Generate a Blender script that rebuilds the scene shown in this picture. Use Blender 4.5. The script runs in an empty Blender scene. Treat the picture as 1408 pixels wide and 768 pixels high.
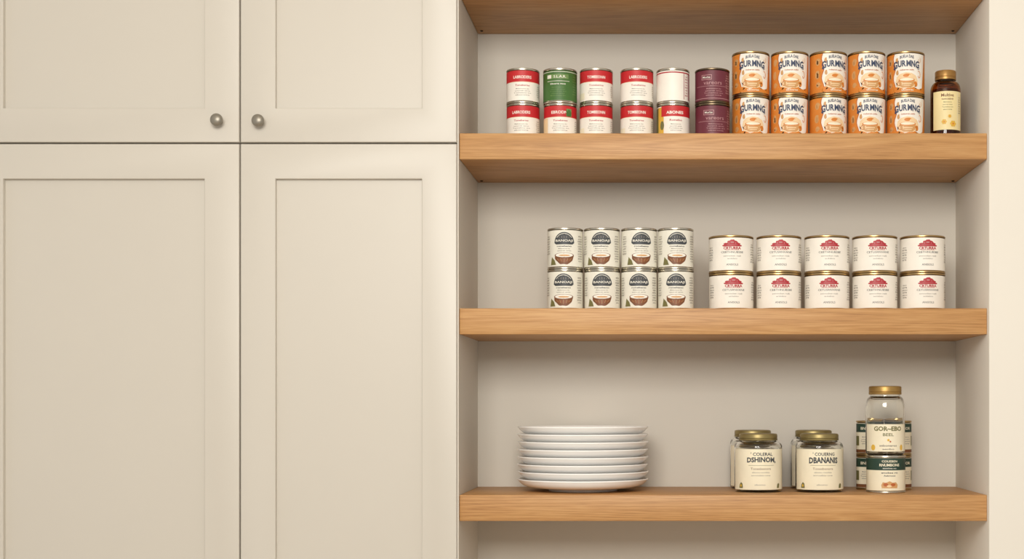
import bpy, bmesh, math, random
from mathutils import Vector, Matrix
random.seed(4)
scene = bpy.context.scene
scene.view_settings.view_transform = 'Standard'
CH = 1.35      # camera height
CD = 2.7       # camera distance to cabinet faces
PX = 700.0
def WX(px, y=0.0): return (px-900.0)/PX*(CD+y)/CD
def WZ(py, y=0.0): return CH+(559.0-py)/PX*(CD+y)/CD

def lin(c):
    c = c/255.0
    return c/12.92 if c <= 0.04045 else ((c+0.055)/1.055)**2.4
def L(rgb): return (lin(rgb[0]), lin(rgb[1]), lin(rgb[2]), 1.0)

# ------------------------------------------------------------ materials
MATS = {}
def mat(name, rgb, rough=0.5, metal=0.0, var=0.04, scale=25.0, bump=0.0, spec=0.5):
    if name in MATS: return MATS[name]
    m = bpy.data.materials.new(name); m.use_nodes = True
    nt = m.node_tree; b = nt.nodes['Principled BSDF']
    tc = nt.nodes.new('ShaderNodeTexCoord')
    nz = nt.nodes.new('ShaderNodeTexNoise'); nz.inputs['Scale'].default_value = scale
    nz.inputs['Detail'].default_value = 3
    nt.links.new(tc.outputs['Object'], nz.inputs['Vector'])
    rp = nt.nodes.new('ShaderNodeValToRGB')
    c = L(rgb)
    rp.color_ramp.elements[0].position = 0.3; rp.color_ramp.elements[1].position = 0.7
    rp.color_ramp.elements[0].color = tuple(v*(1-var) for v in c[:3])+(1,)
    rp.color_ramp.elements[1].color = tuple(min(1, v*(1+var)) for v in c[:3])+(1,)
    nt.links.new(nz.outputs['Fac'], rp.inputs['Fac'])
    nt.links.new(rp.outputs['Color'], b.inputs['Base Color'])
    b.inputs['Roughness'].default_value = rough
    b.inputs['Metallic'].default_value = metal
    b.inputs['Specular IOR Level'].default_value = spec
    if bump > 0:
        n2 = nt.nodes.new('ShaderNodeTexNoise'); n2.inputs['Scale'].default_value = 350
        nt.links.new(tc.outputs['Object'], n2.inputs['Vector'])
        bp = nt.nodes.new('ShaderNodeBump'); bp.inputs['Strength'].default_value = bump
        bp.inputs['Distance'].default_value = 0.001
        nt.links.new(n2.outputs['Fac'], bp.inputs['Height'])
        nt.links.new(bp.outputs['Normal'], b.inputs['Normal'])
    MATS[name] = m
    return m

def glass(name, rgb, rough=0.03):
    m = bpy.data.materials.new(name); m.use_nodes = True
    b = m.node_tree.nodes['Principled BSDF']
    b.inputs['Base Color'].default_value = L(rgb)
    b.inputs['Transmission Weight'].default_value = 1.0
    b.inputs['Roughness'].default_value = rough
    b.inputs['IOR'].default_value = 1.45
    MATS[name] = m
    return m

def wood(name):
    m = bpy.data.materials.new(name); m.use_nodes = True
    nt = m.node_tree; N = nt.nodes; K = nt.links; b = N['Principled BSDF']
    tc = N.new('ShaderNodeTexCoord'); oi = N.new('ShaderNodeObjectInfo')
    mul = N.new('ShaderNodeMath'); mul.operation = 'MULTIPLY'; mul.inputs[1].default_value = 13.0
    K.new(oi.outputs['Random'], mul.inputs[0])
    add = N.new('ShaderNodeVectorMath'); add.operation = 'ADD'
    K.new(tc.outputs['Object'], add.inputs[0]); K.new(mul.outputs[0], add.inputs[1])
    def mp(s):
        x = N.new('ShaderNodeMapping'); x.inputs['Scale'].default_value = s
        K.new(add.outputs[0], x.inputs['Vector']); return x
    m1 = mp((0.7, 9.0, 17.0))
    n1 = N.new('ShaderNodeTexNoise'); n1.inputs['Scale'].default_value = 1.6
    n1.inputs['Detail'].default_value = 1.0; n1.inputs['Distortion'].default_value = 0.2
    K.new(m1.outputs[0], n1.inputs['Vector'])
    mm = N.new('ShaderNodeMath'); mm.operation = 'MULTIPLY'; mm.inputs[1].default_value = 26.0
    K.new(n1.outputs['Fac'], mm.inputs[0])
    fr = N.new('ShaderNodeMath'); fr.operation = 'PINGPONG'; fr.inputs[1].default_value = 1.0
    K.new(mm.outputs[0], fr.inputs[0])
    m2 = mp((7.0, 260.0, 260.0))
    n2 = N.new('ShaderNodeTexNoise'); n2.inputs['Scale'].default_value = 2.8; n2.inputs['Detail'].default_value = 4
    K.new(m2.outputs[0], n2.inputs['Vector'])
    m3 = mp((0.8, 3.5, 5.0))
    n3 = N.new('ShaderNodeTexNoise'); n3.inputs['Scale'].default_value = 2.5; n3.inputs['Detail'].default_value = 2
    K.new(m3.outputs[0], n3.inputs['Vector'])
    a = N.new('ShaderNodeMath'); a.operation = 'MULTIPLY'; a.inputs[1].default_value = 0.17; K.new(fr.outputs[0], a.inputs[0])
    c = N.new('ShaderNodeMath'); c.operation = 'MULTIPLY_ADD'; c.inputs[1].default_value = 0.60
    K.new(n2.outputs['Fac'], c.inputs[0]); K.new(a.outputs[0], c.inputs[2])
    d = N.new('ShaderNodeMath'); d.operation = 'MULTIPLY_ADD'; d.inputs[1].default_value = 0.36
    K.new(n3.outputs['Fac'], d.inputs[0]); K.new(c.outputs[0], d.inputs[2])
    rp = N.new('ShaderNodeValToRGB'); e = rp.color_ramp.elements
    e[0].position = 0.34; e[0].color = L((160, 113, 66))
    e[1].position = 0.82; e[1].color = L((206, 162, 109))
    k = e.new(0.57); k.color = L((189, 141, 88))
    K.new(d.outputs[0], rp.inputs['Fac']); K.new(rp.outputs['Color'], b.inputs['Base Color'])
    b.inputs['Roughness'].default_value = 0.48
    bp = N.new('ShaderNodeBump'); bp.inputs['Strength'].default_value = 0.08; bp.inputs['Distance'].default_value = 0.001
    K.new(n2.outputs['Fac'], bp.inputs['Height']); K.new(bp.outputs['Normal'], b.inputs['Normal'])
    MATS[name] = m
    return m

PAINT = mat('cabinet_paint', (205, 199, 188), 0.38, var=0.008, scale=4, bump=0.012, spec=0.45)
SIDEP = mat('niche_side_paint', (216, 210, 199), 0.6, var=0.008, scale=4, bump=0.012, spec=0.3)
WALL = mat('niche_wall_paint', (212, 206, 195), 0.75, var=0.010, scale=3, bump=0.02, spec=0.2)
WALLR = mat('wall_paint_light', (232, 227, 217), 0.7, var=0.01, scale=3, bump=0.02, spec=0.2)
CEIL = mat('ceiling_paint', (238, 235, 228), 0.8)
FLOORM = mat('floor_boards', (186, 166, 140), 0.55, var=0.1, scale=6)
OAK = wood('oak_wood')
NICKEL = mat('brushed_nickel', (146, 140, 128), 0.4, 0.55)
STEEL = mat('tin_plate', (208, 202, 188), 0.26, 1.0)
COPPER = mat('gold_lacquered_tin', (190, 162, 116), 0.3, 1.0)
DARKTIN = mat('dark_tin', (120, 105, 85), 0.35, 1.0)
GOLD = mat('gold_lid', (172, 138, 80), 0.42, 0.7)
BRONZE = mat('brown_gold_lid', (170, 130, 74), 0.40, 0.6)
OLIVEGOLD = mat('olive_gold_lid', (150, 134, 88), 0.42, 0.65)
CERAMIC = mat('white_ceramic', (254, 253, 251), 0.15, var=0.001)
GLASS = glass('clear_glass', (255, 255, 252), 0.0)
AMBER = glass('amber_glass', (190, 124, 52), 0.05)
HERB = mat('amber_contents', (108, 66, 30), 0.7, var=0.3, scale=120)
SCREW = mat('dark_screw', (60, 48, 38), 0.4, 0.8)
RED = mat('ink_red', (196, 36, 42)); WHITE = mat('paper_white', (243, 238, 228))
CREAM = mat('paper_cream', (239, 230, 204)); GREY = mat('ink_grey', (128, 120, 112))
DARK = mat('ink_dark', (52, 52, 56)); NAVY = mat('ink_navy', (56, 68, 96))
GREEN = mat('ink_green', (66, 108, 48)); DGREEN = mat('ink_dark_green', (34, 62, 50))
MAROON = mat('ink_maroon', (106, 42, 56)); PINK = mat('ink_pink', (190, 142, 144))
ORANGE = mat('ink_orange', (214, 130, 48)); RUST = mat('ink_rust', (182, 94, 44))
PEACH = mat('ink_peach', (238, 208, 164)); BROWN = mat('ink_brown', (118, 72, 40))
YELLOW = mat('ink_yellow', (222, 178, 66)); OLIVE = mat('ink_olive', (116, 112, 66))
SAGE = mat('paper_sage', (234, 231, 218)); SLATE = mat('ink_slate', (62, 66, 70))
CRIM = mat('ink_crimson', (176, 44, 54)); PALEY = mat('paper_pale_yellow', (238, 222, 168))
MIDGREEN = mat('ink_mid_green', (110, 140, 80)); TAN = mat('ink_tan', (206, 156, 100))

# ------------------------------------------------------------ helpers
def link(o): scene.collection.objects.link(o); return o
def new_obj(name, me, parent=None, loc=(0, 0, 0)):
    o = bpy.data.objects.new(name, me); link(o); o.location = loc
    if parent is not None: o.parent = parent
    return o
def empty(name, loc, label, category, group=None, rot=0.0):
    o = new_obj(name, None, None, loc); o.empty_display_size = 0.02
    o.rotation_euler = (0, 0, rot)
    o['label'] = label; o['category'] = category
    if group: o['group'] = group
    return o
def finish(bm, name, mats, smooth=True, ang=35):
    bmesh.ops.recalc_face_normals(bm, faces=bm.faces)
    me = bpy.data.meshes.new(name); bm.to_mesh(me); bm.free()
    for m in mats: me.materials.append(m)
    if smooth:
        for p in me.polygons: p.use_smooth = True
        me.set_sharp_from_angle(angle=math.radians(ang))
    return me
def box_bm(bm, x0, x1, y0, y1, z0, z1, mi=0):
    v = [bm.verts.new(p) for p in ((x0,y0,z0),(x1,y0,z0),(x1,y1,z0),(x0,y1,z0),(x0,y0,z1),(x1,y0,z1),(x1,y1,z1),(x0,y1,z1))]
    for f in ((0,3,2,1),(4,5,6,7),(0,1,5,4),(1,2,6,5),(2,3,7,6),(3,0,4,7)):
        bm.faces.new([v[i] for i in f]).material_index = mi
def box(name, x0, x1, y0, y1, z0, z1, m, parent=None, bevel=0.0, kind=None):
    cx, cy, cz = (x0+x1)/2, (y0+y1)/2, z0
    bm = bmesh.new(); box_bm(bm, x0-cx, x1-cx, y0-cy, y1-cy, 0, z1-z0)
    if bevel > 0:
        bmesh.ops.bevel(bm, geom=list(bm.edges), offset=bevel, segments=2, affect='EDGES', profile=0.5)
    me = finish(bm, name, [m], smooth=bevel > 0, ang=50)
    o = new_obj(name, me, parent, (cx, cy, cz))
    if kind: o['kind'] = kind
    return o
def lathe(name, prof, mats, seg=64, ang=35, closed=False):
    bm = bmesh.new(); rings = []
    for p in prof:
        if p[0] < 1e-6: rings.append([bm.verts.new((0, 0, p[1]))])
        else: rings.append([bm.verts.new((p[0]*math.sin(2*math.pi*i/seg), -p[0]*math.cos(2*math.pi*i/seg), p[1])) for i in range(seg)])
    n = len(rings)
    for k in range(n if closed else n-1):
        a, b = rings[k], rings[(k+1) % n]
        if len(a) == 1 and len(b) == 1: continue
        for i in range(seg):
            j = (i+1) % seg
            if len(a) == 1: f = bm.faces.new((a[0], b[i], b[j]))
            elif len(b) == 1: f = bm.faces.new((a[i], b[0], a[j]))
            else: f = bm.faces.new((a[i], a[j], b[j], b[i]))
    return finish(bm, name, mats, ang=ang)
def arc(r0, z0, r1, z1, n=7):
    return [(r1+(r0-r1)*math.cos(math.pi/2*i/n), z0+(z1-z0)*math.sin(math.pi/2*i/n)) for i in range(n+1)]

TXT = {}
def text_mesh(s, bold=0.02):
    key = (s, bold)
    if key in TXT: return TXT[key]
    cu = bpy.data.curves.new('t', 'FONT'); cu.body = s; cu.resolution_u = 2; cu.offset = bold; cu.size = 1
    o = bpy.data.objects.new('t', cu); link(o)
    dg = bpy.context.evaluated_depsgraph_get(); dg.update()
    me = bpy.data.meshes.new_from_object(o.evaluated_get(dg))
    vs = [(v.co.x, v.co.y) for v in me.vertices]; fs = [tuple(p.vertices) for p in me.polygons]
    bpy.data.objects.remove(o); bpy.data.curves.remove(cu); bpy.data.meshes.remove(me)
    xs = [v[0] for v in vs]; ys = [v[1] for v in vs]
    x0, x1, y0, y1 = min(xs), max(xs), min(ys), max(ys)
    vs = [((x-(x0+x1)/2)/(x1-x0), (y-(y0+y1)/2)/(y1-y0)) for x, y in vs]
    TXT[key] = (vs, fs); return TXT[key]

# 2-D label primitives (millimetres: u along the wrap, v up from the base)
def rect(u0, u1, v0, v1, m): return ('p', [(u0,v0),(u1,v0),(u1,v1),(u0,v1)], m)
def ell(u, v, a, b, m, n=28, t0=0, t1=360):
    pts = [(u+a*math.cos(math.radians(t0+(t1-t0)*i/n)), v+b*math.sin(math.radians(t0+(t1-t0)*i/n))) for i in range(n + (0 if t1-t0 >= 360 else 1))]
    return ('p', pts, m)
def swirl(u, v, a, b, m, t0, t1, wd=1.4, n=16):
    o, i_ = [], []
    for k in range(n+1):
        t = math.radians(t0+(t1-t0)*k/n); s = 1-0.45*k/n
        o.append((u+a*s*math.cos(t), v+b*s*math.sin(t))); i_.append((u+(a*s-wd)*math.cos(t), v+(b*s-wd)*math.sin(t)))
    return ('p', o+i_[::-1], m)
def poly(pts, m): return ('p', pts, m)
def txt(s, u, v, w, h, m, bold=0.02, arch=0.0): return ('t', s, u, v, w, h, m, bold, arch)
def lines(u, v, w, n, dv, m, words):
    out = []
    for i in range(n):
        out.append(txt(words[i % len(words)], u, v-i*dv, w*(0.75+0.25*((i*37) % 5)/4), dv*0.52, m, 0.01))
    return out

def wrap_label(name, r, v0, v1, base, ops, umax=None):
    mats = [base]; bm = bmesh.new()
    def mi(m):
        if m not in mats: mats.append(m)
        return mats.index(m)
    seg = 72; R = r
    A = math.pi*2 if umax is None else 2*umax*0.001/r
    a0 = -A/2
    lo, hi = [], []
    cnt = seg if umax is None else seg+1
    for i in range(cnt):
        a = a0+A*i/seg
        lo.append(bm.verts.new((R*math.sin(a), -R*math.cos(a), v0*0.001)))
        hi.append(bm.verts.new((R*math.sin(a), -R*math.cos(a), v1*0.001)))
    for i in range(seg):
        j = (i+1) % cnt
        bm.faces.new((lo[i], lo[j], hi[j], hi[i])).smooth = True
    for k, op in enumerate(ops):
        b2 = bmesh.new()
        if op[0] == 'p':
            vs = [b2.verts.new((p[0], p[1], 0)) for p in op[1]]; b2.faces.new(vs)
            m = op[2]
        else:
            _, s, u, v, w, h, m, bold, arch = op
            vs2, fs = text_mesh(s, bold)
            vs = []
            for (x, y) in vs2:
                yy = v+y*h + arch*(1-(2*x)**2)
                vs.append(b2.verts.new((u+x*w, yy, 0)))
            for f in fs:
                try: b2.faces.new([vs[i] for i in f])
                except ValueError: pass
        bmesh.ops.triangulate(b2, faces=b2.faces)
        us = [v.co.x for v in b2.verts]; lo_u, hi_u = min(us), max(us)
        c = math.ceil(lo_u/4.0)*4.0
        while c < hi_u:
            bmesh.ops.bisect_plane(b2, geom=list(b2.verts)+list(b2.edges)+list(b2.faces), plane_co=(c, 0, 0), plane_no=(1, 0, 0))
            c += 4.0
        RR = r+0.00012+0.00003*k
        idx = mi(m); mp = {}
        for v in b2.verts:
            a = v.co.x*0.001/r
            mp[v] = bm.verts.new((RR*math.sin(a), -RR*math.cos(a), v.co.y*0.001))
        for f in b2.faces:
            vv = [mp[v] for v in f.verts]
            n = (vv[1].co-vv[0].co).cross(vv[2].co-vv[0].co); cc = (vv[0].co+vv[1].co+vv[2].co)/3
            if n.x*cc.x+n.y*cc.y < 0: vv.reverse()
            nf = bm.faces.new(vv); nf.material_index = idx; nf.smooth = True
        b2.free()
    me = bpy.data.meshes.new(name); bm.to_mesh(me); bm.free()
    for m in mats: me.materials.append(m)
    return me

# ------------------------------------------------------------ setting
NL, NR = WX(630), WX(1360)
XL, XM = WX(-44), WX(329.7); XR = WX(627.8)
BK = 0.30
CEILZ = 2.75
box('floor', -2.6, 2.6, -4.2, BK+0.1, -0.05, 0.0, FLOORM, kind='structure')
box('ceiling', -2.6, 2.6, -4.2, BK+0.1, CEILZ, CEILZ+0.05, CEIL, kind='structure')
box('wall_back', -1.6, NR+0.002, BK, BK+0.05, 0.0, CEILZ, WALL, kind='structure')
box('wall_left', XR+0.0006, NL, 0.006, BK, 0.0, CEILZ, SIDEP, kind='structure')
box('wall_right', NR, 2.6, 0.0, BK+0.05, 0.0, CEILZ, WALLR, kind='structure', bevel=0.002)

# ------------------------------------------------------------ cabinets
def door_mesh(w, h, stile, rail_top, rail_bot, t=0.020, rec=0.0105):
    bm = bmesh.new()
    def loop(x0, x1, z0, z1, y): return [bm.verts.new(p) for p in ((x0,y,z0),(x1,y,z0),(x1,y,z1),(x0,y,z1))]
    o = loop(-w/2, w/2, 0, h, -t/2); i1 = loop(-w/2+stile, w/2-stile, rail_bot, h-rail_top, -t/2)
    i2 = loop(-w/2+stile, w/2-stile, rail_bot, h-rail_top, -t/2+rec); b = loop(-w/2, w/2, 0, h, t/2)
    for k in range(4):
        j = (k+1) % 4
        bm.faces.new((o[k], o[j], i1[j], i1[k])); bm.faces.new((i1[k], i1[j], i2[j], i2[k])); bm.faces.new((b[k], b[j], o[j], o[k]))
    bm.faces.new(i2); bm.faces.new(b[::-1])
    bmesh.ops.recalc_face_normals(bm, faces=bm.faces)
    ed = [e for e in bm.edges if (e.verts[0] in o and e.verts[1] in o) or (e.verts[0] in i1 and e.verts[1] in i1)]
    bmesh.ops.bevel(bm, geom=ed, offset=0.0020, segments=3, affect='EDGES', profile=0.5)
    return finish(bm, 'door', [PAINT], ang=50)
knob_me = None
def knob(parent, x, z):
    global knob_me
    if knob_me is None:
        pr = [(0,0),(0.0062,0),(0.0066,0.001),(0.005,0.004),(0.0048,0.010),(0.0065,0.0135),(0.0108,0.0155),(0.0122,0.0178),(0.0121,0.0195),(0.0112,0.0215),(0.0094,0.0232),(0.007,0.0245),(0.004,0.0253),(0.0015,0.0256),(0,0.0257)]
        knob_me = lathe('knob', pr, [NICKEL], 48)
        knob_me.transform(Matrix.Rotation(math.radians(90), 4, 'X'))
    o = new_obj('knob', knob_me, parent, (x, -0.010, z)); o['label'] = 'round brushed nickel cabinet knob'
    return o
g = 0.0014
ZS = WZ(196.2); TOPZ = 2.62
def cabinet(z0, z1, zd0, zd1, label, upper):
    cab = empty('cabinet', ((XL+XR)/2, 0, z0), label, 'cabinet', 'cream shaker cabinets')
    cx = (XL+XR)/2
    bm = bmesh.new()
    w = (XR-XL)/2
    t = 0.018
    H = z1-z0
    zb = 0.0 if upper else 0.09
    box_bm(bm, -w, -w+t, 0.022, BK-0.002, zb, H); box_bm(bm, w-t, w-0.0005, 0.022, BK-0.002, zb, H)
    box_bm(bm, -w+t, w-t, 0.022, BK-0.002, zb, zb+t); box_bm(bm, -w+t, w-t, 0.022, BK-0.002, H-t, H)
    box_bm(bm, -w+t, w-t, BK-0.008, BK-0.002, zb+t, H-t)
    mx = XM-cx
    box_bm(bm, mx-0.012, mx+0.012, 0.022, 0.06, zb+t, H-t)
    if not upper: box_bm(bm, -w, w-0.0005, 0.07, 0.088, 0, 0.09)
    new_obj('body', finish(bm, 'body', [PAINT], smooth=False), cab)
    for (a, b2, side) in ((XL, XM-g, 0), (XM+g, XR, 1)):
        h = zd1-zd0
        rt = 0.0685; rb = 0.067 if upper else 0.075
        me = door_mesh(b2-a, h, 0.0685, rt, rb)
        d = new_obj('door', me, cab, ((a+b2)/2-cx, 0.0105, zd0-z0))
        if upper:
            px, py = (297, 164) if side == 0 else (354, 165)
            kx = WX(px, -0.02)-(a+b2)/2; kz = WZ(py, -0.02)-zd0
            knob(d, kx, kz)
    return cab
cabinet(ZS, TOPZ, ZS+g, TOPZ-0.002, 'cream painted wall cabinet with two shaker doors and round nickel knobs', True)
cabinet(0.0, ZS-0.0006, 0.093, ZS-g-0.0006, 'tall cream painted cabinet with two plain shaker doors', False)

# ------------------------------------------------------------ shelves
SF = 0.015
TH = 0.0515
shelf_tops = {}
for k, ztop in (('a', CH+0.8127+TH), ('b', WZ(183, SF)), ('c', WZ(423.5, SF)), ('d', WZ(680, SF))):
    s = box('shelf', NL+0.0006, NR-0.0006, SF, BK-0.001, ztop-TH, ztop, OAK, bevel=0.0012)
    s['category'] = 'shelf'; s['group'] = 'thick oak shelves in the niche'
    s['label'] = {'a': 'thick oak shelf with empty underside above the food cans', 'b': 'thick oak shelf holding red, maroon and orange food cans',
                  'c': 'thick oak shelf holding white coconut and red-emblem cans', 'd': 'thick oak shelf holding white plates and glass jars'}[k]
    shelf_tops[k] = ztop
    if k in 'ab':
        for sx in (NL+0.012, NR-0.012):
            me = lathe('screw', [(0,-0.0022),(0.002,-0.002),(0.0034,-0.0006),(0.0036,0),(0,0)], [SCREW], 16)
            new_obj('screw', me, s, (sx-(NL+NR)/2, BK-0.028-(SF+BK-0.001)/2, 0))
ZB, ZC, ZD = shelf_tops['b'], shelf_tops['c'], shelf_tops['d']

# ------------------------------------------------------------ cans
CAN = {}
def can_meshes(r, h, tin):
    key = (r, h, tin.name)
    if key in CAN: return CAN[key]
    R = r-0.0009
    p = [(0,0.0022),(r-0.0035,0.0022),(r-0.003,0.0002),(r-0.0012,0.0),(r-0.0002,0.0007),(r,0.0022),(r-0.0004,0.0032),(R-0.0006,0.0040),(R-0.0002,0.0052),(R,0.0062),
         (R,h-0.0070),(R-0.0004,h-0.0060),(R-0.0018,h-0.0046),(R-0.002,h-0.0040),(0,h-0.0040)]
    body = lathe('can_body', p, [tin])
    q = [(0,h-0.0036),(r-0.010,h-0.0036),(r-0.009,h-0.0042),(r-0.007,h-0.0038),(r-0.0032,h-0.0038),(r-0.0028,h-0.0006),(r-0.0018,h-0.0001),(r-0.0004,h-0.0006),(r,h-0.0018),(r-0.0003,h-0.0034),(r-0.0022,h-0.0040)]
    lid = lathe('can_lid', q, [tin])
    CAN[key] = (body, lid); return CAN[key]
LAB = {}
def can(kind, x, y, z, rot, label, group):
    spec = KINDS[kind]; r, h = spec['r'], spec['h']
    b, l = can_meshes(r, h, spec['tin'])
    if kind not in LAB:
        LAB[kind] = wrap_label('can_label', r-0.0007, 5.0, h*1000-5.4, spec['base'], spec['ops'])
    e = empty('food_can', (x, y, z), label, 'can', group, math.radians(rot))
    new_obj('can_body', b, e); new_obj('can_lid', l, e); new_obj('can_label', LAB[kind], e)
    return e

W1 = ['Mebonsone ito', 'aenorob saron', 'Tomebos irn', 'eborone']
def red_ops(title, h, extra=()):
    H = h
    o = [rect(-60, 60, H*0.60, H-5.4, RED), txt(title, 0, H*0.735, 38, 6.0, WHITE, 0.02),
         rect(-36, 36, H*0.585, H*0.60, CREAM),
         txt('Tonebsrno', 0, H*0.50, 30, 3.6, CRIM, 0.02)]
    o += lines(0, H*0.40, 36, 4, 4.2, GREY, W1)
    o += lines(40, H*0.50, 14, 6, 4.0, GREY, ['sbo', 'ernob', 'aino'])
    o += list(extra)
    return o
hs, rs = 70.3, 0.0340
KINDS = {}
KINDS['red_a'] = dict(r=rs, h=hs/1000, tin=STEEL, base=WHITE, ops=red_ops('LABRODERS', hs))
KINDS['red_b'] = dict(r=rs, h=hs/1000, tin=STEEL, base=WHITE, ops=red_ops('TOMBEONN', hs, [rect(-44, -26, 8, hs*0.3, CREAM)]))
KINDS['red_c'] = dict(r=rs, h=hs/1000, tin=STEEL, base=WHITE, ops=red_ops('EBRODNE', hs, [rect(12, 24, hs*0.62, hs*0.84, MIDGREEN), rect(-50, -28, 6, hs*0.58, PEACH), poly([(14, 44), (22, 44), (24, 52), (18, 58), (12, 52)], GREEN)]))
KINDS['green'] = dict(r=rs+0.001, h=hs/1000, tin=STEEL, base=GREEN, ops=[rect(-24, 22, 48, 57, MIDGREEN), rect(-24, -14, 49, 56, SAGE), txt('S.L.A.R.', 4, 52.5, 26, 5.2, SAGE, 0.02),
    rect(-24, 24, 43, 43.8, SAGE), txt('Ebore nos', 0, 38, 32, 3.4, SAGE), ]+lines(0, 31, 34, 5, 4.2, MIDGREEN, W1)+lines(38, 54, 12, 8, 5, MIDGREEN, ['sno', 'ebr'])+[rect(-60, 60, 61.5, 62.5, SAGE)])
KINDS['white_red'] = dict(r=rs, h=hs/1000, tin=STEEL, base=WHITE, ops=[rect(-60, 60, 60, 62.5, CRIM), rect(24, 26, 8, 60, PINK), rect(38, 60, 8, 60, PINK)]+lines(32, 54, 9, 8, 5.4, CRIM, ['rnob', 'so', 'eb']))
KINDS['yellow_red'] = dict(r=rs, h=hs/1000, tin=STEEL, base=WHITE, ops=[rect(-60, -22, 5.5, 63, YELLOW), rect(-60, -38, 5.5, 63, OLIVE), rect(-28, 60, hs*.62, 64.9, RED), txt('ABONES', 2, hs*.73, 36, 6, WHITE, 0.03), ell(-26, 26, 5, 9, OLIVE), txt('Ronebo', 4, 36, 26, 4, CRIM)]+lines(4, 28, 28, 4, 4.2, GREY, W1))
KINDS['maroon'] = dict(r=rs+0.0015, h=hs/1000, tin=DARKTIN, base=MAROON, ops=[rect(-22, 0, 46, 56, PINK), rect(-21, -1, 47, 55, MAROON), txt('Morbe', -11, 51, 16, 4, SAGE, 0.01), txt('vareors', 2, 39, 38, 5, PINK, 0.0), rect(-36, 36, 33, 33.6, PINK)]
    + lines(4, 28, 40, 4, 4.4, PINK, W1)+lines(38, 56, 14, 8, 5, PINK, ['bor', 'sone', 'rn'])+[rect(-60, 60, 8, 9, PINK)])
def orange_ops():
    left = [(-70, 5)]+[(-23+2.6*math.sin(i*0.9), 5+i*78.1/14) for i in range(15)]+[(-70, 83.1)]
    o = [poly([(u+(1.4 if u > -60 else 0), v) for u, v in left], RUST), poly(left, ORANGE)]
    o += [swirl(-33, 66, 7, 9, TAN, 20, 380, 1.0), swirl(-34, 40, 7, 10, TAN, 60, 400, 1.0), swirl(-33, 20, 6, 7, TAN, 0, 340, 1.0)]
    o += [poly([(38, 5), (70, 5), (70, 83.1), (48, 83.1), (44, 50)], ORANGE)]
    o += [poly([(-24, 5)]+[(-24+i*3.0, 14+2.4*math.sin(i*0.62)) for i in range(23)]+[(42, 5)], ORANGE)]
    o += [poly([(-16, 16), (-19, 26), (-17, 36), (-10, 42), (2, 45), (14, 43), (23, 38), (27, 28), (24, 17), (12, 13), (-6, 13)], PEACH)]
    o += [poly([(-13, 30), (20, 30), (18, 18), (12, 14), (-5, 14), (-11, 18)], TAN), ell(3.5, 30, 16.5, 4.2, ORANGE), ell(3.5, 30.6, 14.5, 3.0, CREAM, 24)]
    o += [swirl(3, 38, 9, 4.5, ORANGE, 20, 320, 1.1), swirl(-11, 22, 6, 6, RUST, 90, 300, 1.1), swirl(21, 22, 6, 7, ORANGE, -80, 160, 1.2), swirl(30, 40, 5, 9, ORANGE, 120, -160, 1.3), swirl(-15, 44, 4, 6, TAN, 60, 360, 1.2), swirl(-16, 68, 4, 7, TAN, 60, 360, 1.0), swirl(31, 70, 4, 7, TAN, 60, -220, 1.0)]
    o += [rect(-6, 13, 21, 23, PEACH), rect(-4, 11, 17.5, 19, PEACH)]
    o += [txt('BUELA DAE', 4, 75, 28, 6.0, NAVY, 0.02, 2.4)]
    word = 'GURMNG'; wd = (9.2, 8.2, 8.2, 9.4, 8.2, 9.2); u = 3-sum(wd)/2-1.0
    for ch, ww in zip(word, wd):
        uc = u+ww/2; tt = (uc-3)/27.0
        o.append(txt(ch, uc, 59.5+3.4*(1-tt*tt), ww-0.4, 12.5+3.0*tt*tt, NAVY, 0.035)); u += ww+0.4
    for su, sv, d in ((-21, 53, 1), (28, 53, -1)):
        o.append(swirl(su, sv, 3.2, 3.2, NAVY, 90, 90+d*260, 0.9))
    o += [txt('noberon aebs', 4, 50, 28, 2.6, RUST), txt('ebnores', 5, 9.5, 24, 3.6, CREAM, 0.03)]
    return o
KINDS['orange'] = dict(r=0.0386, h=0.0885, tin=COPPER, base=WHITE, ops=orange_ops())
def coco_ops(sh):
    o = [ell(sh, 52, 21, 22, SLATE, 30, 0, 180), ell(sh, 54, 18.0, 17.4, SAGE, 24, 30, 150), ell(sh, 54, 17.2, 16.4, SLATE, 24, 0, 180)]
    for k in range(-2, 3): o.append(rect(sh+k*5.0-0.6, sh+k*5.0+0.6, 62, 67-abs(k)*1.2, GREY))
    o += [txt('BANOAJI', sh, 56, 36, 6.0, SAGE, 0.015), poly([(sh-21, 52.2), (sh+21, 52.2), (sh+17, 49), (sh-17, 49)], SLATE)]
    o += [txt('ronebano', sh, 45.5, 30, 3.2, DARK)]+lines(sh, 40.5, 32, 2, 4.2, GREY, W1)
    husk = [(sh+20*math.cos(math.radians(t))*(1+0.04*math.sin(t*0.9)), 27+18.5*math.sin(math.radians(t))*(1+0.05*math.cos(t*1.7))) for t in range(180, 361, 8)]
    o += [poly(husk, BROWN), ell(sh, 27, 20, 5.4, BROWN, 28), ell(sh, 27.4, 18.0, 4.3, WHITE, 24), ell(sh+0.5, 27.0, 13.5, 2.6, SAGE, 20), ell(sh+0.5, 26.8, 11, 1.7, TAN, 20)]
    for k in range(-4, 5): o.append(poly([(sh+k*3.6-0.3, 21-abs(k)*0.1), (sh+k*3.6+0.5, 21-abs(k)*0.1), (sh+k*2.6+0.4, 12.5+abs(k)*0.9), (sh+k*2.6-0.2, 12.5+abs(k)*0.9)], RUST if k % 2 else TAN))
    o += [poly([(sh-30, 8), (sh-17, 8), (sh-20, 17), (sh-27, 24)], OLIVE)]
    o += lines(sh+36, 66, 14, 11, 5, GREY, ['sno', 'erbn', 'oan'])+lines(sh-38, 66, 12, 8, 5, GREY, ['ebo', 'anr'])
    return o
KINDS['coco_a'] = dict(r=0.0370, h=0.0832, tin=STEEL, base=SAGE, ops=coco_ops(0))
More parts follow.
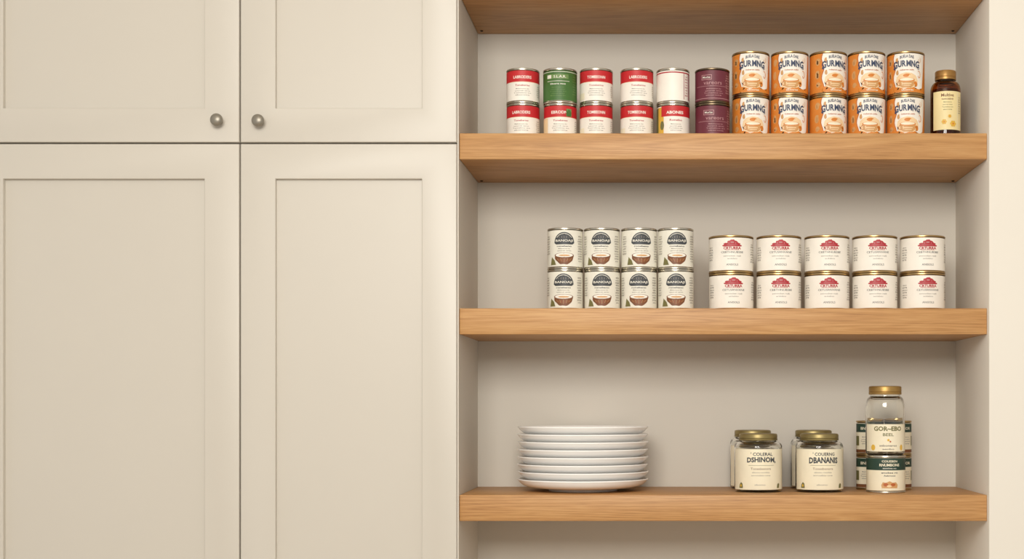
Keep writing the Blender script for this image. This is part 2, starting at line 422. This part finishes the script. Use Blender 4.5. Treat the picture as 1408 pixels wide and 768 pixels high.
KINDS['coco_b'] = dict(r=0.0370, h=0.0832, tin=STEEL, base=SAGE, ops=coco_ops(4))
def emb_ops(title):
    o = [poly([(-19, 52.5), (19, 52.5), (20, 55), (16, 56), (17, 58.5), (12.5, 59.8), (11, 58.4), (9.5, 60.5), (9, 63.4), (5, 64.4), (3.5, 66.4), (-3, 66), (-5, 64.2), (-9.5, 63.4), (-10, 59.6), (-12.5, 58), (-14, 59.8), (-18, 58.4), (-17, 56), (-21, 55)], CRIM),
         rect(-11, 11, 55.4, 55.9, PINK), ell(0, 60.8, 3.6, 1.2, PINK, 16), rect(-7.4, -6.6, 57.6, 61, PINK), rect(6.6, 7.4, 57.6, 61, PINK),
         txt('CRTURRA', 0, 49.2, 36, 5.8, CRIM, 0.04), rect(-14, 14, 45.2, 45.9, CRIM),
         txt(title, 0, 41, 46, 4.0, DARK, 0.0), txt('aenrsoban rsab', 0, 33.5, 36, 3.0, GREY, 0.0),
         txt('anlsbio', 0, 28, 20, 2.6, GREY, 0.0), txt('ANISOLS', 0, 16, 24, 4.0, SLATE, 0.0)]
    o += lines(-52, 52, 16, 6, 5, GREY, ['ebno', 'sra'])+lines(52, 58, 18, 8, 5, GREY, ['ebnor', 'sran', 'oiel'])
    return o
KINDS['emb_a'] = dict(r=0.0462, h=0.0758, tin=COPPER, base=WHITE, ops=emb_ops('CEBTHNUBSBE'))
KINDS['emb_b'] = dict(r=0.0462, h=0.0758, tin=COPPER, base=WHITE, ops=emb_ops('CETUSRNVANE'))
KINDS['dark_small'] = dict(r=0.0290, h=0.0722, tin=COPPER, base=CREAM, ops=[rect(-91, 91, 48, 66, DGREEN), txt('BNEOR', 0, 56, 30, 6, CREAM), rect(-91, 91, 5.5, 12, BROWN), rect(-36, -20, 20, 40, OLIVE), rect(20, 36, 20, 40, OLIVE)]+lines(0, 38, 30, 4, 4.6, GREY, W1))
KINDS['green_band'] = dict(r=0.0400, h=0.0755, tin=STEEL, base=CREAM, ops=[rect(-70, 70, 46, 70, DGREEN), txt('COUEBEN', 0, 64, 32, 4.4, CREAM, 0.02), txt('RNUMBONS', 0, 56.5, 42, 5.6, CREAM, 0.03), txt('sonrbea no', 0, 50, 28, 2.8, SAGE),
    txt('anobse rn', 0, 41, 34, 3.4, DARK), txt('Aebrnose', 0, 35, 24, 3, DARK), poly([(-16, 10), (16, 10), (17, 17), (13, 22), (6, 21), (0, 24), (-8, 21), (-14, 22), (-17, 16)], TAN), ell(-8, 17, 5, 3.4, RUST, 16), ell(7, 17, 5, 3, RUST, 16), ell(-1, 14, 5, 2.4, PEACH, 16)])

def stackpair(kt, kb, px, y, z, gap_rot, lt, lb, group):
    x = WX(px, y)
    can(kb, x+random.uniform(-.0004, .0004), y, z+0.0002, gap_rot[1], lb, group)
    can(kt, x+random.uniform(-.0006, .0006), y, z+0.0006+KINDS[kb]['h'], gap_rot[0], lt, group)

G1 = 'small cans stacked in pairs on the upper oak shelf'
RL = 'small tin can with red band over white label on oak shelf'
y1 = 0.095
stackpair('red_a', 'red_a', 719.5, y1, ZB, (3, -2), RL, RL, G1)
stackpair('green', 'red_c', 770.5, y1, ZB, (-4, 4), 'small green-labelled tin can stacked on a red and white can', 'small red and white tin can with green leaf mark', G1)
stackpair('red_b', 'red_b', 820, y1, ZB, (2, 2), RL, RL, G1)
stackpair('red_a', 'red_b', 875.5, y1, ZB, (6, 0), RL, RL, G1)
stackpair('white_red', 'yellow_red', 925.5, y1, ZB, (-2, 2), 'small tin can with nearly blank white label', 'small tin can with yellow, olive and red label', G1)
stackpair('maroon', 'maroon', 979.5, y1, ZB, (-4, 3), 'small maroon-labelled tin can in a stack of two', 'small maroon-labelled tin can in a stack of two', G1)
G2 = 'orange cans stacked in pairs on the upper oak shelf'
for px, rr in ((1032.5, (-4, -2)), (1085.5, (-6, -4)), (1138.5, (10, 8)), (1191.5, (2, -3)), (1245, (-12, -8))):
    stackpair('orange', 'orange', px, 0.108, ZB, rr, 'orange and cream food can with dark blue lettering on oak shelf', 'orange and cream food can with dark blue lettering on oak shelf', G2)
G3 = 'coconut cans stacked in pairs on the middle oak shelf'
for i, px in enumerate((777, 828, 878.7, 929.2)):
    stackpair('coco_a' if i < 2 else 'coco_b', 'coco_a' if i < 3 else 'coco_b', px, 0.107, ZC, ((0, -2), (-1, 1), (2, 0), (-2, -6))[i], 'pale can with dark arched emblem and brown coconut picture', 'pale can with dark arched emblem and brown coconut picture', G3)
G4 = 'white cans with red emblem stacked on the middle oak shelf'
for i, px in enumerate((1005.5, 1070.5, 1137, 1202.5, 1268)):
    stackpair('emb_a' if i % 2 == 0 else 'emb_b', 'emb_b' if i % 2 == 0 else 'emb_a', px, 0.117, ZC, ((0, 3), (0, 1), (1, -1), (0, 0), (3, 4))[i], 'wide white food can with red emblem and brassy rims', 'wide white food can with red emblem and brassy rims', G4)

# ------------------------------------------------------------ amber jar
def amber():
    e = empty('glass_jar', (WX(1300, 0.11), 0.11, ZB+0.0003), 'amber glass jar with gold lid and pale yellow flower label', 'jar')
    R = 0.0305
    out = [(0,0.002),(0.022,0.0005),(0.027,0.0),(R-0.0007,0.002),(R,0.006)]+arc(R, 0.104, 0.0200, 0.1215, 8)+[(0.0195,0.124),(0.0195,0.139)]
    inn = [(0.017,0.139),(0.017,0.121)]+arc(R-0.0027, 0.103, 0.0175, 0.1190, 7)[::-1]+[(R-0.0025,0.007),(R-0.005,0.0035),(0,0.0035)]
    new_obj('jar_glass', lathe('jar_glass', out+inn, [AMBER], 80, 50), e)
    new_obj('contents', lathe('contents', [(0,0.0036),(R-0.006,0.0042),(R-0.0030,0.0075),(R-0.0030,0.102),(R-0.006,0.106),(0,0.1065)], [HERB]), e)
    new_obj('lid', lathe('lid', [(0.0197,0.1255),(0.0212,0.1252),(0.0214,0.1300),(0.0206,0.1308),(0.0213,0.1316),(0.0213,0.1420),(0.0205,0.1435),(0.0150,0.1440),(0,0.1440)], [BRONZE]), e)
    ops = [txt('Multive', -2, 90, 26, 6.5, BROWN, 0.02), txt('NAROBENE', -2, 82, 24, 3.4, BROWN), rect(20, 21, 22, 96, CREAM)]
    ops += lines(-2, 76, 22, 4, 5, OLIVE, W1)+lines(26, 86, 7, 8, 4.5, GREY, ['sno', 'er'])
    for cu, cv, s in ((-9, 36, 0.9), (9, 32, 1.1), (2, 47, 0.6)):
        for k in range(6):
            a = k*math.pi/3
            ops.append(ell(cu+3.6*s*math.cos(a), cv+3.6*s*math.sin(a), 2.3*s, 2.3*s, YELLOW, 12))
        ops.append(ell(cu, cv, 1.8*s, 1.8*s, ORANGE, 12))
    new_obj('jar_label', wrap_label('jar_label', R+0.0004, 20, 98, PALEY, ops, umax=34), e)
amber()

# ------------------------------------------------------------ plates
pp = [(0,0.008),(0.062,0.008),(0.0655,0.0006),(0.0675,0),(0.0710,0.0004),(0.074,0.0045),(0.088,0.0060),(0.105,0.0078),(0.117,0.0102),(0.1235,0.0130),(0.1280,0.0162),(0.1318,0.0200),(0.1338,0.0226),(0.1348,0.0236),
      (0.1352,0.0240),(0.1352,0.0256),(0.1347,0.0261),(0.1335,0.0261),(0.131,0.0248),(0.1265,0.0212),(0.120,0.0178),(0.112,0.0160),(0.100,0.0152),(0,0.0151)]
pm = lathe('plate', pp, [CERAMIC], 112)
px_, py_ = WX(801.5, 0.152), 0.152
for i in range(8):
    dx = (0, .001, -.0008, .0005, -.0006, .0008, 0, .0006)[i]
    p = new_obj('plate', pm, None, (px_+dx, py_, ZD+0.0002+i*0.01535))
    p.rotation_euler = (0, 0, 0.7*i)
    p['label'] = 'round white ceramic plate in a stack on the oak shelf' if 0 < i < 7 else ('top white ceramic plate of a neat stack' if i else 'bottom white ceramic plate resting on the oak shelf')
    p['category'] = 'plate'; p['group'] = 'stacked white plates on the lowest oak shelf'

# ------------------------------------------------------------ squat jars
JG = {}
def squat_jar(px, y, label, title, sc=1.0, grp='squat glass jars with cream labels'):
    e = empty('glass_jar', (WX(px, y), y, ZD+0.0003), label, 'jar', grp)
    R = 0.0490
    if 'g' not in JG:
        out = [(0,0.003),(0.036,0.001),(0.040,0),(R-0.004,0.0010),(R-0.001,0.003),(R,0.007)]+arc(R, 0.0905, 0.0385, 0.1025, 9)+[(0.0367,0.1035),(0.0365,0.105),(0.0365,0.116)]
        inn = [(0.0340,0.116),(0.0340,0.1035)]+arc(R-0.0022, 0.089, 0.0355, 0.1002, 9)[::-1]+[(R-0.0022,0.009),(R-0.005,0.0050),(0,0.0050)]
        JG['g'] = lathe('jar_glass', out+inn, [GLASS], 96, 55)
        JG['l'] = lathe('lid', [(0.0368,0.1055),(0.0388,0.1050),(0.0394,0.1062),(0.0394,0.1085),(0.0384,0.1092),(0.0392,0.110),(0.0392,0.1160),(0.0380,0.1182),(0.034,0.1190),(0.030,0.1182),(0,0.1182)], [OLIVEGOLD], 96)
    new_obj('jar_glass', JG['g'], e); new_obj('lid', JG['l'], e)
    key = 'L'+title[1]
    if key not in JG:
        ops = [txt(title[0], 4, 78, 46, 7, SLATE, 0.025), txt(title[1], 4, 65, 62, 12.5, SLATE, 0.04, 1.0), rect(-24, 30, 55, 55.6, OLIVE),
               txt('Tonesbonora', 2, 48.5, 42, 4.4, BROWN, 0.0), txt('ebono rsnobia', 2, 41, 36, 3.0, GREY, 0.0), txt('anrosbia one', 2, 35, 40, 3.0, GREY, 0.0), txt('sbono', 0, 16, 22, 3, GREY, 0.0),
               poly([(-47, 9), (-37, 9), (-38, 18), (-42, 21), (-46, 16)], OLIVE), ell(-42, 14, 2.2, 2.8, YELLOW, 12), poly([(46, 9), (39, 9), (40, 16), (43, 19), (47, 17)], OLIVE)]
        JG[key] = wrap_label('jar_label', R+0.0003, 6, 88, CREAM, ops, umax=66)
    new_obj('jar_label', JG[key], e)
    e.scale = (sc, sc, sc if sc == 1 else sc*1.055)
    return e
squat_jar(1042.5, 0.125, 'squat glass jar with olive gold lid and cream label', ("' COLERAL", 'DSHINOM,'))
squat_jar(1126.5, 0.125, 'squat glass jar with gold lid and cream label', ("' COUERNG", 'DBANANIS'))
squat_jar(1035, 0.238, 'glass jar mostly hidden behind another squat jar', ("' COLERAL", 'DSHINOM,'), 0.99)
squat_jar(1118.5, 0.238, 'glass jar mostly hidden behind another squat jar', ("' COUERNG", 'DBANANIS'), 0.99)

# ------------------------------------------------------------ jar on can
yk = 0.105
can('green_band', WX(1218, yk), yk, ZD+0.0002, 2, 'cream can with dark green band under a glass jar', 'cans on the lowest oak shelf')
zj = ZD+0.0002+KINDS['green_band']['h']+0.0002
e = empty('glass_jar', (WX(1217, yk), yk, zj), 'clear glass jar with gold lid standing on a green-banded can', 'jar')
R = 0.0395
out = [(0,0.003),(0.030,0.001),(0.033,0),(R-0.003,0.0012),(R-0.0008,0.004),(R,0.008)]+arc(R, 0.094, 0.0304, 0.1190, 10)+[(0.0300,0.120),(0.0300,0.137)]
inn = [(0.0275,0.137),(0.0275,0.119)]+arc(R-0.0022, 0.093, 0.0282, 0.1168, 9)[::-1]+[(R-0.0022,0.010),(R-0.005,0.0055),(0,0.0055)]
new_obj('jar_glass', lathe('jar_glass', out+inn, [GLASS], 96, 55), e)
new_obj('lid', lathe('lid', [(0.0303,0.1235),(0.0326,0.1230),(0.0332,0.1245),(0.0332,0.1275),(0.0324,0.1282),(0.0330,0.129),(0.0330,0.1375),(0.0320,0.1395),(0.028,0.1402),(0,0.1398)], [GOLD], 96), e)
ops = [txt('GOR~EBO', 0, 54, 60, 9.5, OLIVE, 0.04), txt('BEEL', 0, 42, 22, 6, OLIVE, 0.02), ell(0, 31, 2.5, 2.5, YELLOW, 14), ell(4, 28, 1.8, 1.8, RUST, 12), txt('seboneros', 0, 20, 36, 4, GREY), txt('aenbo', 0, 13, 24, 3, GREY), ell(-32, 16, 5, 6, YELLOW, 14), ell(30, 16, 4, 6, YELLOW, 14)]
new_obj('jar_label', wrap_label('jar_label', R+0.0003, 8, 63, CREAM, ops, umax=54), e)
for px in (1196, 1234.5):
    for lev in range(2):
        can('dark_small', WX(px, 0.20), 0.20, ZD+0.0002+lev*(0.0722+0.0004), -20 if px < 1200 else 20, 'slim can with dark green and cream label behind a jar', 'slim cans stacked behind the jar')

# ------------------------------------------------------------ light
w = bpy.data.worlds.new('World'); scene.world = w; w.use_nodes = True
bg = w.node_tree.nodes['Background']; bg.inputs[0].default_value = (1.0, 0.972, 0.92, 1); bg.inputs[1].default_value = 0.56
def area(name, loc, target, sx, sy, energy, col):
    ld = bpy.data.lights.new(name, 'AREA'); ld.shape = 'RECTANGLE'; ld.size = sx; ld.size_y = sy; ld.energy = energy; ld.color = col
    o = bpy.data.objects.new(name, ld); link(o); o.location = loc
    o.rotation_euler = (Vector(target)-Vector(loc)).to_track_quat('-Z', 'Y').to_euler()
    return o
area('window_light', (-0.25, -3.1, 2.3), (-0.05, 0.2, 1.5), 1.3, 0.9, 67, (1.0, 0.962, 0.895))

# ------------------------------------------------------------ camera
cd = bpy.data.cameras.new('camera'); cam = bpy.data.objects.new('camera', cd); link(cam)
cam.location = (0, -CD, CH); cam.rotation_euler = (math.radians(90), 0, 0)
cd.sensor_width = 36; cd.lens = 36*PX*CD/1408
cd.shift_x = -(900-704)/1408; cd.shift_y = (559-384)/1408
cd.clip_start = 0.05
scene.camera = cam
